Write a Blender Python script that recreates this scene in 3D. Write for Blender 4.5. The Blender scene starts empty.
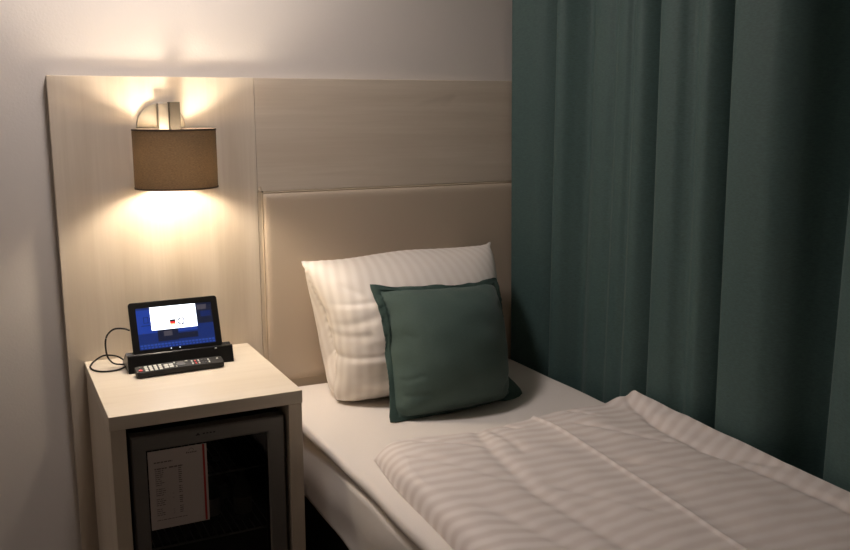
import bpy, bmesh, math, random
import numpy as np
from mathutils import Vector, Matrix
random.seed(7)
rng = np.random.default_rng(7)
COL = bpy.context.scene.collection
sc = bpy.context.scene

# ------------------------------------------------------------------ helpers
def link(name, me, mat=None, parent=None):
    o = bpy.data.objects.new(name, me)
    COL.objects.link(o)
    if mat is not None:
        for m in (mat if isinstance(mat, (list, tuple)) else [mat]):
            me.materials.append(m)
    if parent is not None:
        o.parent = parent
        o.matrix_parent_inverse = parent.matrix_world.inverted() if False else Matrix.Translation(-parent.location)
    return o

def from_bm(name, bm, mat, parent=None, smooth=False, auto=None):
    me = bpy.data.meshes.new(name)
    bmesh.ops.recalc_face_normals(bm, faces=bm.faces)
    bm.to_mesh(me); bm.free()
    if smooth:
        for p in me.polygons: p.use_smooth = True
    if auto:
        me.set_sharp_from_angle(angle=math.radians(auto))
    return link(name, me, mat, parent)

def thing(name, label, cat, loc, group=None):
    o = bpy.data.objects.new(name, None); COL.objects.link(o)
    o.location = loc; o.empty_display_size = .05
    tag(o, label, cat, group)
    return o

def tag(o, label, cat, group=None):
    o['label'] = label; o['category'] = cat
    if group: o['group'] = group
    return o

def sub(o, parent):
    o.parent = parent; o.matrix_parent_inverse = Matrix.Identity(4); return o

def struct(o):
    o['kind'] = 'structure'; return o

def add_box(bm, lo, hi, bev=0.0, seg=2, mi=0):
    r = bmesh.ops.create_cube(bm, size=1)
    vs = r['verts']
    for v in vs:
        v.co = Vector([lo[i] + (v.co[i] + .5) * (hi[i] - lo[i]) for i in range(3)])
    fs = {f for v in vs for f in v.link_faces}
    for f in fs: f.material_index = mi
    if bev > 0:
        es = list({e for v in vs for e in v.link_edges})
        r2 = bmesh.ops.bevel(bm, geom=es, offset=bev, segments=seg, affect='EDGES', profile=.5)
        for f in r2['faces']: f.material_index = mi

def add_cyl(bm, p0, p1, r0, r1=None, seg=24, caps=True, mi=0):
    r1 = r0 if r1 is None else r1
    p0 = Vector(p0); p1 = Vector(p1); d = (p1 - p0)
    q = d.to_track_quat('Z', 'Y')
    A = []; B = []
    for k in range(seg):
        a = 2 * math.pi * k / seg
        c = Vector((math.cos(a), math.sin(a), 0))
        A.append(bm.verts.new(p0 + q @ (c * r0))); B.append(bm.verts.new(p1 + q @ (c * r1)))
    for k in range(seg):
        f = bm.faces.new((A[k], A[(k + 1) % seg], B[(k + 1) % seg], B[k])); f.material_index = mi
    if caps:
        bm.faces.new(A[::-1]).material_index = mi; bm.faces.new(B).material_index = mi

def add_lathe(bm, prof, centre, seg=20, mi=0):
    c = Vector(centre); rings = []
    for r, z in prof:
        rings.append([bm.verts.new(c + Vector((r * math.cos(2 * math.pi * k / seg), r * math.sin(2 * math.pi * k / seg), z))) for k in range(seg)])
    for a, b in zip(rings, rings[1:]):
        for k in range(seg):
            bm.faces.new((a[k], a[(k + 1) % seg], b[(k + 1) % seg], b[k])).material_index = mi
    bm.faces.new(rings[0][::-1]).material_index = mi; bm.faces.new(rings[-1]).material_index = mi

def catmull(P, n=10):
    P = [np.array(p, float) for p in P]
    P = [2 * P[0] - P[1]] + P + [2 * P[-1] - P[-2]]
    out = []
    for i in range(1, len(P) - 2):
        for k in range(n):
            t = k / n
            out.append(.5 * ((2 * P[i]) + (-P[i - 1] + P[i + 1]) * t + (2 * P[i - 1] - 5 * P[i] + 4 * P[i + 1] - P[i + 2]) * t * t + (-P[i - 1] + 3 * P[i] - 3 * P[i + 1] + P[i + 2]) * t ** 3))
    out.append(P[-2])
    return out

def add_tube(bm, pts, r, seg=8, n=8, mi=0):
    C = [Vector(p) for p in catmull(pts, n)]
    rings = []
    for i, p in enumerate(C):
        d = (C[min(i + 1, len(C) - 1)] - C[max(i - 1, 0)]).normalized()
        up = Vector((0, 0, 1)) if abs(d.z) < .9 else Vector((1, 0, 0))
        a = d.cross(up).normalized(); b = a.cross(d)
        rings.append([bm.verts.new(p + (a * math.cos(2 * math.pi * k / seg) + b * math.sin(2 * math.pi * k / seg)) * r) for k in range(seg)])
    for x, y in zip(rings, rings[1:]):
        for k in range(seg):
            bm.faces.new((x[k], x[(k + 1) % seg], y[(k + 1) % seg], y[k])).material_index = mi
    bm.faces.new(rings[0][::-1]).material_index = mi; bm.faces.new(rings[-1]).material_index = mi

# ------------------------------------------------------------------ materials
def mat(name):
    m = bpy.data.materials.new(name); m.use_nodes = True
    nt = m.node_tree; b = nt.nodes['Principled BSDF']
    return m, nt, b

def plain(name, col, rough=.5, metal=0, bump=0, bscale=200, **kw):
    m, nt, b = mat(name)
    b.inputs['Base Color'].default_value = (*col, 1)
    b.inputs['Roughness'].default_value = rough
    b.inputs['Metallic'].default_value = metal
    for k, v in kw.items(): b.inputs[k.replace('_', ' ')].default_value = v
    if bump:
        tc = nt.nodes.new('ShaderNodeTexCoord'); n = nt.nodes.new('ShaderNodeTexNoise')
        n.inputs['Scale'].default_value = bscale; n.inputs['Detail'].default_value = 4
        bp = nt.nodes.new('ShaderNodeBump'); bp.inputs['Strength'].default_value = bump; bp.inputs['Distance'].default_value = .002
        nt.links.new(tc.outputs['Object'], n.inputs['Vector']); nt.links.new(n.outputs['Fac'], bp.inputs['Height'])
        nt.links.new(bp.outputs['Normal'], b.inputs['Normal'])
    return m

def emis(name, col, s):
    m, nt, b = mat(name)
    b.inputs['Base Color'].default_value = (0.01, 0.01, 0.01, 1)
    b.inputs['Emission Color'].default_value = (*col, 1)
    b.inputs['Emission Strength'].default_value = s
    b.inputs['Roughness'].default_value = .15
    return m

def wood(name, axis, c1, c2, c3):
    """washed pale wood; grain runs along axis"""
    m, nt, b = mat(name); N = nt.nodes.new; L = nt.links.new
    tc = N('ShaderNodeTexCoord')
    def layer(sx, long, sc_, det, rough=.6):
        mp = N('ShaderNodeMapping'); s = [sx, sx, sx]; s[axis] = long
        mp.inputs['Scale'].default_value = s
        n = N('ShaderNodeTexNoise'); n.inputs['Scale'].default_value = sc_; n.inputs['Detail'].default_value = det
        n.inputs['Roughness'].default_value = rough; n.inputs['Distortion'].default_value = .4
        L(tc.outputs['Object'], mp.inputs['Vector']); L(mp.outputs['Vector'], n.inputs['Vector'])
        return n.outputs['Fac']
    a = layer(9, .55, 1.6, 5); f = layer(90, 2.2, 1.5, 5); k = layer(4.5, 1.6, 1.3, 3)
    r = N('ShaderNodeValToRGB'); r.color_ramp.elements[0].position = .3; r.color_ramp.elements[0].color = (*c1, 1)
    r.color_ramp.elements[1].position = .68; r.color_ramp.elements[1].color = (*c2, 1)
    L(a, r.inputs['Fac'])
    r2 = N('ShaderNodeValToRGB'); r2.color_ramp.elements[0].position = .35; r2.color_ramp.elements[0].color = (0, 0, 0, 1)
    r2.color_ramp.elements[1].position = .7; r2.color_ramp.elements[1].color = (.22, .22, .22, 1)
    L(f, r2.inputs['Fac'])
    mx = N('ShaderNodeMix'); mx.data_type = 'RGBA'; L(r2.outputs['Color'], mx.inputs['Factor']); L(r.outputs['Color'], mx.inputs['A']); mx.inputs['B'].default_value = (*c3, 1)
    # small knots
    r3 = N('ShaderNodeValToRGB'); r3.color_ramp.elements[0].position = .69; r3.color_ramp.elements[0].color = (0, 0, 0, 1)
    r3.color_ramp.elements[1].position = .80; r3.color_ramp.elements[1].color = (.5, .5, .5, 1); L(k, r3.inputs['Fac'])
    mx2 = N('ShaderNodeMix'); mx2.data_type = 'RGBA'; L(r3.outputs['Color'], mx2.inputs['Factor']); L(mx.outputs['Result'], mx2.inputs['A'])
    mx2.inputs['B'].default_value = (c3[0] * .6, c3[1] * .58, c3[2] * .55, 1)
    L(mx2.outputs['Result'], b.inputs['Base Color'])
    b.inputs['Roughness'].default_value = .42
    bp = N('ShaderNodeBump'); bp.inputs['Strength'].default_value = .12; bp.inputs['Distance'].default_value = .001
    L(f, bp.inputs['Height']); L(bp.outputs['Normal'], b.inputs['Normal'])
    return m

WC = ((.54, .46, .365), (.65, .575, .475), (.47, .39, .30))
wood_v = wood('washed_wood_vertical', 2, *WC)
wood_h = wood('washed_wood_horizontal', 0, *WC)
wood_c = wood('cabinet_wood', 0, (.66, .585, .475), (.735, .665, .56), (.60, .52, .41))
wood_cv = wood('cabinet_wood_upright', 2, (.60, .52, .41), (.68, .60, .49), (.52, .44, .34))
wall_m = plain('wall_paint', (.64, .60, .56), .9, bump=.25, bscale=140)
wall_dim = plain('wall_paint_plain', (.62, .57, .52), .9)
ceil_m = plain('ceiling_paint', (.62, .6, .57), .9)
leather = plain('beige_leatherette', (.50, .415, .32), .45, bump=.25, bscale=450)
black_gap = plain('black_gap', (.02, .018, .015), .8)
nickel = plain('brushed_nickel', (.36, .33, .29), .38, 1.0)
nickel_dark = plain('dark_bulb_socket', (.10, .09, .08), .5)
carpet = plain('brown_carpet', (.045, .035, .028), .95, bump=.6, bscale=300)
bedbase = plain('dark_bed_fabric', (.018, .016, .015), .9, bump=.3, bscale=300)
blackp = plain('black_plastic', (.006, .006, .006), .32)
blackm = plain('black_matte_plastic', (.005, .005, .005), .6)
fridge_grey = plain('grey_fridge_frame', (.195, .185, .172), .45, .3)
fridge_dark = plain('fridge_inside', (.015, .015, .015), .6)
paper_m = plain('paper', (.52, .465, .44), .7)
ink_m = plain('print_ink', (.16, .13, .12), .7)
red_m = plain('red_print', (.42, .035, .035), .7)
cable_m = plain('cable_rubber', (.008, .007, .006), .4)

def fabric(name, col, scale=900, bump=.3, sheen=.25, rough=.85, var=.12, uv=False):
    m, nt, b = mat(name); N = nt.nodes.new; L = nt.links.new
    tc = N('ShaderNodeTexCoord'); src = tc.outputs['UV' if uv else 'Object']
    n = N('ShaderNodeTexNoise'); n.inputs['Scale'].default_value = scale; n.inputs['Detail'].default_value = 2
    L(src, n.inputs['Vector'])
    n2 = N('ShaderNodeTexNoise'); n2.inputs['Scale'].default_value = scale * .22; n2.inputs['Detail'].default_value = 4
    mp = N('ShaderNodeMapping'); mp.inputs['Scale'].default_value = (1, 1, 3.2)
    L(src, mp.inputs['Vector']); L(mp.outputs['Vector'], n2.inputs['Vector'])
    r = N('ShaderNodeMapRange'); r.inputs['From Min'].default_value = .3; r.inputs['From Max'].default_value = .7
    r.inputs['To Min'].default_value = 1 - var; r.inputs['To Max'].default_value = 1 + var
    L(n2.outputs['Fac'], r.inputs['Value'])
    hs = N('ShaderNodeHueSaturation'); hs.inputs['Color'].default_value = (*col, 1); L(r.outputs['Result'], hs.inputs['Value'])
    L(hs.outputs['Color'], b.inputs['Base Color'])
    b.inputs['Roughness'].default_value = rough
    b.inputs['Sheen Weight'].default_value = sheen; b.inputs['Sheen Roughness'].default_value = .4
    bp = N('ShaderNodeBump'); bp.inputs['Strength'].default_value = bump; bp.inputs['Distance'].default_value = .001
    L(n.outputs['Fac'], bp.inputs['Height']); L(bp.outputs['Normal'], b.inputs['Normal'])
    return m

curtain_m = fabric('dark_green_curtain', (.054, .104, .098), 420, .5, .12, .62, .16)
cushion_m = fabric('green_cushion_fabric', (.058, .098, .084), 900, .4, .12, .8, .10)
flange_m = fabric('green_cushion_flange', (.036, .072, .060), 900, .4, .08, .85, .08)
sheet_m = fabric('white_sheet', (.79, .735, .68), 1200, .12, .05, .8, .015)

def striped(name, ca, cb, period, axis, soft=.12):
    """satin damask: stripes in the weave, across UV axis"""
    m, nt, b = mat(name); N = nt.nodes.new; L = nt.links.new
    tc = N('ShaderNodeTexCoord'); sp = N('ShaderNodeSeparateXYZ'); L(tc.outputs['UV'], sp.inputs[0])
    mu = N('ShaderNodeMath'); mu.operation = 'MULTIPLY'; mu.inputs[1].default_value = 2 * math.pi / period; L(sp.outputs[axis], mu.inputs[0])
    si = N('ShaderNodeMath'); si.operation = 'SINE'; L(mu.outputs[0], si.inputs[0])
    mr = N('ShaderNodeMapRange'); mr.interpolation_type = 'SMOOTHSTEP'; mr.inputs['From Min'].default_value = -soft * 4; mr.inputs['From Max'].default_value = soft * 4
    L(si.outputs[0], mr.inputs['Value'])
    mx = N('ShaderNodeMix'); mx.data_type = 'RGBA'; mx.inputs['A'].default_value = (*ca, 1); mx.inputs['B'].default_value = (*cb, 1)  # tone pair paints in the sheen difference between the weave stripes
    L(mr.outputs[0], mx.inputs['Factor']); L(mx.outputs['Result'], b.inputs['Base Color'])
    mr2 = N('ShaderNodeMapRange'); L(mr.outputs[0], mr2.inputs['Value']); mr2.inputs['To Min'].default_value = .75; mr2.inputs['To Max'].default_value = .42
    L(mr2.outputs[0], b.inputs['Roughness'])
    n = N('ShaderNodeTexNoise'); n.inputs['Scale'].default_value = 700; L(tc.outputs['UV'], n.inputs['Vector'])
    bp = N('ShaderNodeBump'); bp.inputs['Strength'].default_value = .1; bp.inputs['Distance'].default_value = .001
    L(n.outputs['Fac'], bp.inputs['Height']); L(bp.outputs['Normal'], b.inputs['Normal'])
    b.inputs['Sheen Weight'].default_value = .05
    return m
duvet_m = striped('striped_damask', (.715, .64, .595), (.84, .775, .735), .046, 1, .28)
pillow_m = striped('striped_damask_pillow', (.725, .67, .61), (.80, .75, .69), .034, 0, .3)

shade_m, nt, b = mat('brown_lampshade_linen')
N = nt.nodes.new; L = nt.links.new
tc = N('ShaderNodeTexCoord'); mp = N('ShaderNodeMapping'); mp.inputs['Scale'].default_value = (1, 1, 12); n = N('ShaderNodeTexNoise'); n.inputs['Scale'].default_value = 160; n.inputs['Detail'].default_value = 3
L(tc.outputs['Object'], mp.inputs[0]); L(mp.outputs[0], n.inputs['Vector'])
cr = N('ShaderNodeValToRGB'); cr.color_ramp.elements[0].position = .3; cr.color_ramp.elements[0].color = (.10, .068, .042, 1)
cr.color_ramp.elements[1].position = .7; cr.color_ramp.elements[1].color = (.20, .145, .092, 1); L(n.outputs['Fac'], cr.inputs['Fac'])
L(cr.outputs['Color'], b.inputs['Base Color']); b.inputs['Roughness'].default_value = .9
tr = N('ShaderNodeBsdfTranslucent'); L(cr.outputs['Color'], tr.inputs['Color'])
ms = N('ShaderNodeMixShader'); ms.inputs[0].default_value = .13
L(b.outputs[0], ms.inputs[1]); L(tr.outputs[0], ms.inputs[2]); L(ms.outputs[0], nt.nodes['Material Output'].inputs['Surface'])
lining_m, nt, b = mat('pale_shade_lining')
b.inputs['Base Color'].default_value = (.74, .66, .54, 1); b.inputs['Roughness'].default_value = .9
tr = nt.nodes.new('ShaderNodeBsdfTranslucent'); tr.inputs['Color'].default_value = (.8, .68, .5, 1)
ms = nt.nodes.new('ShaderNodeMixShader'); ms.inputs[0].default_value = .25
nt.links.new(b.outputs[0], ms.inputs[1]); nt.links.new(tr.outputs[0], ms.inputs[2]); nt.links.new(ms.outputs[0], nt.nodes['Material Output'].inputs['Surface'])
trim_dark = plain('dark_shade_trim', (.045, .03, .02), .8)

glass_m, nt, b = mat('dark_fridge_glass')
N = nt.nodes.new; L = nt.links.new
tp = N('ShaderNodeBsdfTransparent'); tp.inputs[0].default_value = (.58, .58, .56, 1)
gl = N('ShaderNodeBsdfGlossy'); gl.inputs['Roughness'].default_value = .05; gl.inputs['Color'].default_value = (1, 1, 1, 1)
fr = N('ShaderNodeFresnel'); fr.inputs['IOR'].default_value = 1.35
ms = N('ShaderNodeMixShader'); L(fr.outputs[0], ms.inputs[0]); L(tp.outputs[0], ms.inputs[1]); L(gl.outputs[0], ms.inputs[2])
L(ms.outputs[0], nt.nodes['Material Output'].inputs['Surface'])

# ------------------------------------------------------------------ dimensions (metres)
W = 1.5586         # right end of the headboard
ZB = .543          # top of the bed
ZC = .713          # top of the cabinet
ZT = 1.573         # top of the headboard
WALL_Y = .03

# ------------------------------------------------------------------ room
def room_box(name, lo, hi, m):
    bm = bmesh.new(); add_box(bm, lo, hi)
    return struct(from_bm(name, bm, m))
X0, X1, Y0, HT = -1.25, 1.86, -3.7, 2.55
room_box('floor', (X0 - .1, Y0 - .1, -.1), (X1 + .1, WALL_Y + .1, 0), carpet)
room_box('ceiling', (X0 - .1, Y0 - .1, HT), (X1 + .1, WALL_Y + .1, HT + .1), ceil_m)
room_box('wall_back', (X0 - .1, WALL_Y, 0), (X1 + .1, WALL_Y + .1, HT), wall_m)
room_box('wall_left', (X0 - .1, Y0, 0), (X0, WALL_Y, HT), wall_dim)
room_box('wall_right', (X1, Y0, 0), (X1 + .1, WALL_Y, HT), wall_dim)
room_box('wall_front', (X0, Y0 - .1, 0), (X1, Y0, HT), wall_dim)

# ------------------------------------------------------------------ headboard
hb = thing('headboard', 'pale washed-wood wall headboard with a beige padded panel behind the bed', 'headboard', (.78, .015, 0))
bm = bmesh.new(); add_box(bm, (0, 0, 0), (.6085, WALL_Y - .001, ZT), .0012, 1)
from_bm('side_board', bm, wood_v, hb)
bm = bmesh.new(); add_box(bm, (.6095, 0, 1.212), (W + .04, WALL_Y - .001, ZT), .0012, 1)
from_bm('upper_board', bm, wood_h, hb)
bm = bmesh.new(); add_box(bm, (.6095, .0012, 0), (W + .04, WALL_Y - .001, 1.211), 0)
from_bm('backing_board', bm, plain('headboard_backing', (.50, .42, .32), .6), hb)
# padded leatherette panel: cushion-like face
def padded(lo, hi, y0, y1, nx=40, nz=30, r=.02):
    bm = bmesh.new(); G = []
    for j in range(nz + 1):
        row = []
        for i in range(nx + 1):
            # denser sampling close to the borders
            fx = .5 - .5 * math.cos(math.pi * i / nx); fz = .5 - .5 * math.cos(math.pi * j / nz)
            x = lo[0] + fx * (hi[0] - lo[0]); z = lo[1] + fz * (hi[1] - lo[1])
            d = min(x - lo[0], hi[0] - x, z - lo[1], hi[1] - z)
            t = min(1, d / r); y = y1 + (y0 - y1) * math.sqrt(max(0, 1 - (1 - t) ** 2))
            row.append(bm.verts.new((x, y, z)))
        G.append(row)
    for j in range(nz):
        for i in range(nx):
            bm.faces.new((G[j][i], G[j][i + 1], G[j + 1][i + 1], G[j + 1][i]))
    b = [G[0][i] for i in range(nx + 1)] + [G[j][nx] for j in range(1, nz + 1)] + [G[nz][i] for i in range(nx - 1, -1, -1)] + [G[j][0] for j in range(nz - 1, 0, -1)]
    bb = [bm.verts.new((v.co.x, .012, v.co.z)) for v in b]
    for k in range(len(b)):
        bm.faces.new((b[k], b[(k + 1) % len(b)], bb[(k + 1) % len(b)], bb[k]))
    bm.faces.new(bb)
    return bm
pad = from_bm('padded_panel', padded((.6262, .566), (W + .04, 1.2052), -.009, .004), leather, hb, smooth=True, auto=50)
bm = bmesh.new()
z = 1.2075
add_tube(bm, [(.6235, .0015, .55), (.6235, .0015, .9), (.6235, .0015, z - .004), (.6275, .0015, z), (.8, .0015, z), (1.2, .0015, z), (W + .038, .0015, z)], .0028, 6, 6)
pp = from_bm('piping', bm, plain('pale_piping', (.56, .46, .34), .5), pad, smooth=True)
pp.matrix_parent_inverse = Matrix.Identity(4)
bm = bmesh.new(); add_box(bm, (.6195, -.001, 1.2085), (.6275, .002, 1.2125)); 
o = from_bm('corner_stop', bm, black_gap, pad); o.matrix_parent_inverse = Matrix.Identity(4)
pad.location = hb.location * 0
# skirting boards along the visible wall
bm = bmesh.new(); add_box(bm, (X0, WALL_Y - .015, 0), (-.002, WALL_Y, .07), .002, 1)
struct(from_bm('baseboard_back', bm, wall_dim))

# ------------------------------------------------------------------ wall lamp
LX, LY, BZ = .329, -.130, 1.320
lamp = thing('wall_lamp', 'wall lamp with a brown drum shade and brushed metal plate on the headboard', 'lamp', (.312, 0, 1.424))
bm = bmesh.new(); add_cyl(bm, (.314, -.0005, 1.424), (.314, -.009, 1.424), .0725, .0725, 64); add_cyl(bm, (.314, -.009, 1.424), (.314, -.0105, 1.424), .0725, .071, 64)
from_bm('wall_plate', bm, nickel, lamp, smooth=True, auto=30)
bm = bmesh.new()
add_box(bm, (.3035, -.030, 1.312), (.3340, -.0105, 1.494), .0012, 1)
add_box(bm, (.323, -.070, BZ - .005), (.333, -.031, BZ + .005), .0012, 1)
arm = from_bm('arm', bm, nickel, lamp)
bm = bmesh.new(); add_box(bm, (.3345, -.052, 1.335), (.3650, -.012, 1.4975), .0012, 1)
sub(from_bm('bracket', bm, plain('unlit_bracket_metal', (.035, .028, .02), .5, .3), None), arm)  # near-black colour paints in the unlit front of this bar
bm = bmesh.new(); add_cyl(bm, (LX, -.068, BZ), (LX, -.094, BZ), .0145, .0145, 24)
from_bm('bulb_holder', bm, nickel_dark, lamp, smooth=True, auto=40)
bm = bmesh.new(); 
add_lathe(bm, [(.011, .0), (.012, -.006), (.019, -.014), (.026, -.026), (.028, -.037), (.026, -.048), (.019, -.058), (.010, -.063), (.002, -.0645)], (0, 0, 0), 24)
bmesh.ops.rotate(bm, verts=bm.verts, cent=(0, 0, 0), matrix=Matrix.Rotation(math.radians(-90), 3, 'X'))
bmesh.ops.translate(bm, verts=bm.verts, vec=(LX, -.0945, BZ))
bulb_m = emis('lit_bulb', (1.0, .85, .66), 1)
from_bm('bulb', bm, bulb_m, lamp, smooth=True)
def ring_shade(z0, z1, rx, ry, th, seg=72, nz=10, th2=False):
    bm = bmesh.new(); R = []
    rows = [(z0 + (z1 - z0) * j / nz, 0) for j in range(nz + 1)] + [(z1 - (z1 - z0) * j / nz, th) for j in range(nz + 1)]
    for z, t in rows:
        R.append([bm.verts.new((LX + (rx - t) * math.cos(2 * math.pi * k / seg), LY + (ry - t) * math.sin(2 * math.pi * k / seg), z)) for k in range(seg)])
    for q in range(len(R)):
        a = R[q]; b_ = R[(q + 1) % len(R)]
        for k in range(seg):
            f = bm.faces.new((a[k], a[(k + 1) % seg], b_[(k + 1) % seg], b_[k])); f.material_index = 1 if (th2 and q > nz) else 0
    return bm
SZ0, SZ1, RX, RY = 1.2470, 1.4190, .1205, .108
sh = from_bm('lamp_shade', ring_shade(SZ0, SZ1, RX, RY, .0015, th2=True), [shade_m, lining_m], lamp, smooth=True, auto=50)
bm = ring_shade(SZ1 - .004, SZ1 + .001, RX + .0008, RY + .0008, .003, nz=1)
sub(from_bm('shade_trim', bm, trim_dark, None, smooth=True, auto=50), sh)
bm = ring_shade(SZ0 - .001, SZ0 + .004, RX + .0008, RY + .0008, .003, nz=1)
sub(from_bm('shade_trim', bm, trim_dark, None, smooth=True, auto=50), sh)
# spider that carries the shade
bm = bmesh.new()
for a in (0, 2.1, 4.2):
    a += .5
    add_cyl(bm, (LX + .006 * math.cos(a), -.080 + .006 * math.sin(a), BZ + .0145), (LX + (RX - .002) * math.cos(a), LY + (RY - .002) * math.sin(a), BZ + .0145), .0012, seg=8)
sub(from_bm('shade_wire', bm, nickel, None), sh)

# ------------------------------------------------------------------ cabinet
CX0, CX1, CD = .046, .5566, .569
cab = thing('bedside_cabinet', 'pale wood bedside cabinet holding the small fridge beside the bed', 'cabinet', ((CX0 + CX1) / 2, -CD / 2, 0))
bm = bmesh.new(); add_box(bm, (CX0, -CD, ZC - .037), (CX1, -.0015, ZC), .0015, 2)
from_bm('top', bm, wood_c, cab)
bm = bmesh.new(); add_box(bm, (CX0 + .002, -CD + .001, 0), (CX0 + .040, -.012, ZC - .0375), .0012, 1)
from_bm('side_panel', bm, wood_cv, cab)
bm = bmesh.new(); add_box(bm, (CX1 - .040, -CD + .001, 0), (CX1 - .002, -.012, ZC - .0375), .0012, 1)
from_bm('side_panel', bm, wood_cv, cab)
bm = bmesh.new(); add_box(bm, (CX0 + .0405, -CD + .004, .0), (CX1 - .0405, -.012, .06), .001, 1)
from_bm('bottom_panel', bm, wood_c, cab)

FX0, FX1, FY, FZ0, FZ1 = .096, .506, -.555, .075, .645
fr_ = thing('mini_fridge', 'small grey-framed glass door mini fridge inside the bedside cabinet', 'refrigerator', ((FX0 + FX1) / 2, -.28, .0605))
bm = bmesh.new()   # open-fronted body
add_box(bm, (FX0, -.51, FZ0), (FX0 + .03, -.03, FZ1)); add_box(bm, (FX1 - .03, -.51, FZ0), (FX1, -.03, FZ1))
add_box(bm, (FX0 + .03, -.51, FZ1 - .03), (FX1 - .03, -.03, FZ1)); add_box(bm, (FX0 + .03, -.51, FZ0), (FX1 - .03, -.03, FZ0 + .03))
add_box(bm, (FX0 + .03, -.08, FZ0 + .03), (FX1 - .03, -.03, FZ1 - .03))
from_bm('body', bm, fridge_dark, fr_)
for sx in (FX0 + .03, FX1 - .03):
    for sy in (-.47, -.08):
        bm = bmesh.new(); add_cyl(bm, (sx, sy, .0605), (sx, sy, FZ0), .014, seg=16); from_bm('foot', bm, blackm, fr_)
# door: frame with a bevelled window
GX0, GX1, GZ0, GZ1 = .1345, .4585, .115, .602
bm = bmesh.new()
def frame_prism(bm, o0, o1, i0, i1, yf, yb, b=.004):
    loops = []
    for (lo, hi, y) in ((o0, o1, yb), (o0, o1, yf + b), ((o0[0] + b, o0[1] + b), (o1[0] - b, o1[1] - b), yf), ((i0[0] - b, i0[1] - b), (i1[0] + b, i1[1] + b), yf), (i0, i1, yf + b), (i0, i1, yb)):
        loops.append([bm.verts.new((x, y, z)) for x, z in ((lo[0], lo[1]), (hi[0], lo[1]), (hi[0], hi[1]), (lo[0], hi[1]))])
    for a, c in zip(loops, loops[1:] + loops[:1]):
        for k in range(4): bm.faces.new((a[k], a[(k + 1) % 4], c[(k + 1) % 4], c[k]))
frame_prism(bm, (FX0 + .001, FZ0), (FX1, FZ1 - .001), (GX0, GZ0), (GX1, GZ1), FY, -.514)
door = from_bm('door', bm, fridge_grey, fr_)
bm = bmesh.new(); add_box(bm, (GX0 + .0002, FY + .005, GZ0 + .0002), (GX1 - .0002, FY + .009, GZ1 - .0002))
sub(from_bm('glass_pane', bm, glass_m, None), door)
bm = bmesh.new(); frame_prism(bm, (GX0 + .0004, GZ0 + .0004), (GX1 - .0004, GZ1 - .0004), (GX0 + .0025, GZ0 + .0025), (GX1 - .0025, GZ1 - .0025), FY + .0108, FY + .028, .001)
sub(from_bm('gasket', bm, black_gap, None), door)
# maker's emblem on the door's top rail: a little triangle and a short row of dashes
bm = bmesh.new()
def flat(bm, pts, y, mi=0):
    vs = [bm.verts.new((p[0], y, p[1])) for p in pts]; f = bm.faces.new(vs); f.material_index = mi
yy = FY - .0003
flat(bm, [(.262, .6245), (.276, .6245), (.269, .632)], yy)
for k in range(4): flat(bm, [(.282 + k * .009, .626), (.288 + k * .009, .626), (.288 + k * .009, .6295), (.282 + k * .009, .6295)], yy)
sub(from_bm('emblem', bm, plain('dark_emblem', (.03, .03, .028), .4), None), door)
# wire shelf and bottles inside
for zz in (.485, .30):
    s = bmesh.new()
    for k in range(17):
        x = FX0 + .034 + k * (FX1 - FX0 - .068) / 16
        add_cyl(s, (x, -.50, zz), (x, -.085, zz), .0016, seg=6)
    add_cyl(s, (FX0 + .031, -.50, zz), (FX1 - .031, -.50, zz), .0035, seg=8); add_cyl(s, (FX0 + .031, -.085, zz), (FX1 - .031, -.085, zz), .0035, seg=8)
    from_bm('wire_shelf', s, plain('shelf_wire', (.6, .6, .58), .3, .8), fr_)
def bottle(x, y, z0, h, r, m, lab, kind='bottle'):
    t = thing('bottle', lab, 'bottle', (x, y, z0), None)
    bm = bmesh.new()
    add_lathe(bm, [(r * .86, 0), (r, .004), (r, h * .56), (r * .9, h * .66), (r * .42, h * .80), (r * .36, h * .93)], (x, y, z0), 20)
    from_bm('glass_body', bm, m, t, smooth=True, auto=50)
    bm = bmesh.new(); add_lathe(bm, [(r * .42, 0), (r * .44, .004), (r * .44, h * .065), (r * .38, h * .07)], (x, y, z0 + h * .93), 16)
    from_bm('cap', bm, plain('cap', (.5, .48, .44), .3, .6), t, smooth=True, auto=50)
    bm = bmesh.new()
    add_cyl(bm, (x, y, z0 + h * .14), (x, y, z0 + h * .46), r + .0004, seg=20, caps=False)
    from_bm('paper_label', bm, paper_m, t, smooth=True)
bg = plain('green_bottle', (.02, .06, .03), .1); bb_ = plain('brown_bottle', (.06, .03, .012), .1); bc = plain('pale_bottle', (.25, .27, .27), .12)
bottle(.415, -.42, .3036, .155, .026, bc, 'pale bottle in the mini fridge, near the right of the glass door')
bottle(.325, -.40, .3036, .165, .028, bg, 'green glass bottle in the mini fridge, just right of the price list')
bottle(.37, -.30, .3036, .15, .025, bb_, 'brown glass bottle standing behind and between the two front bottles in the fridge')

# ------------------------------------------------------------------ price list behind the door glass
# a sheet in the window, printed: rows of prices with a red margin stripe and a logo
pl = thing('price_list', 'white printed price list with a red side stripe on the fridge door glass', 'paper', (.21, FY, .38))
bm = bmesh.new(); add_box(bm, (.1375, FY + .0030, .380), (.2905, FY + .0036, .5985))
from_bm('sheet', bm, paper_m, pl)
bm = bmesh.new(); yy = FY + .0027
flat(bm, [(.279, .3815), (.285, .3815), (.285, .5975), (.279, .5975)], yy)
from_bm('red_stripe', bm, red_m, pl)
bm = bmesh.new(); R = random.Random(3)
def words(x0, x1, z, h):
    x = x0
    while x < x1:
        w = R.uniform(.004, .012); w = min(w, x1 - x)
        flat(bm, [(x, z), (x + w, z), (x + w, z + h), (x, z + h)], yy); x += w + .0016
words(.152, .200, .5640, .0036); words(.153, .186, .5465, .0034); words(.190, .226, .5465, .0040)
z = .541
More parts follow.
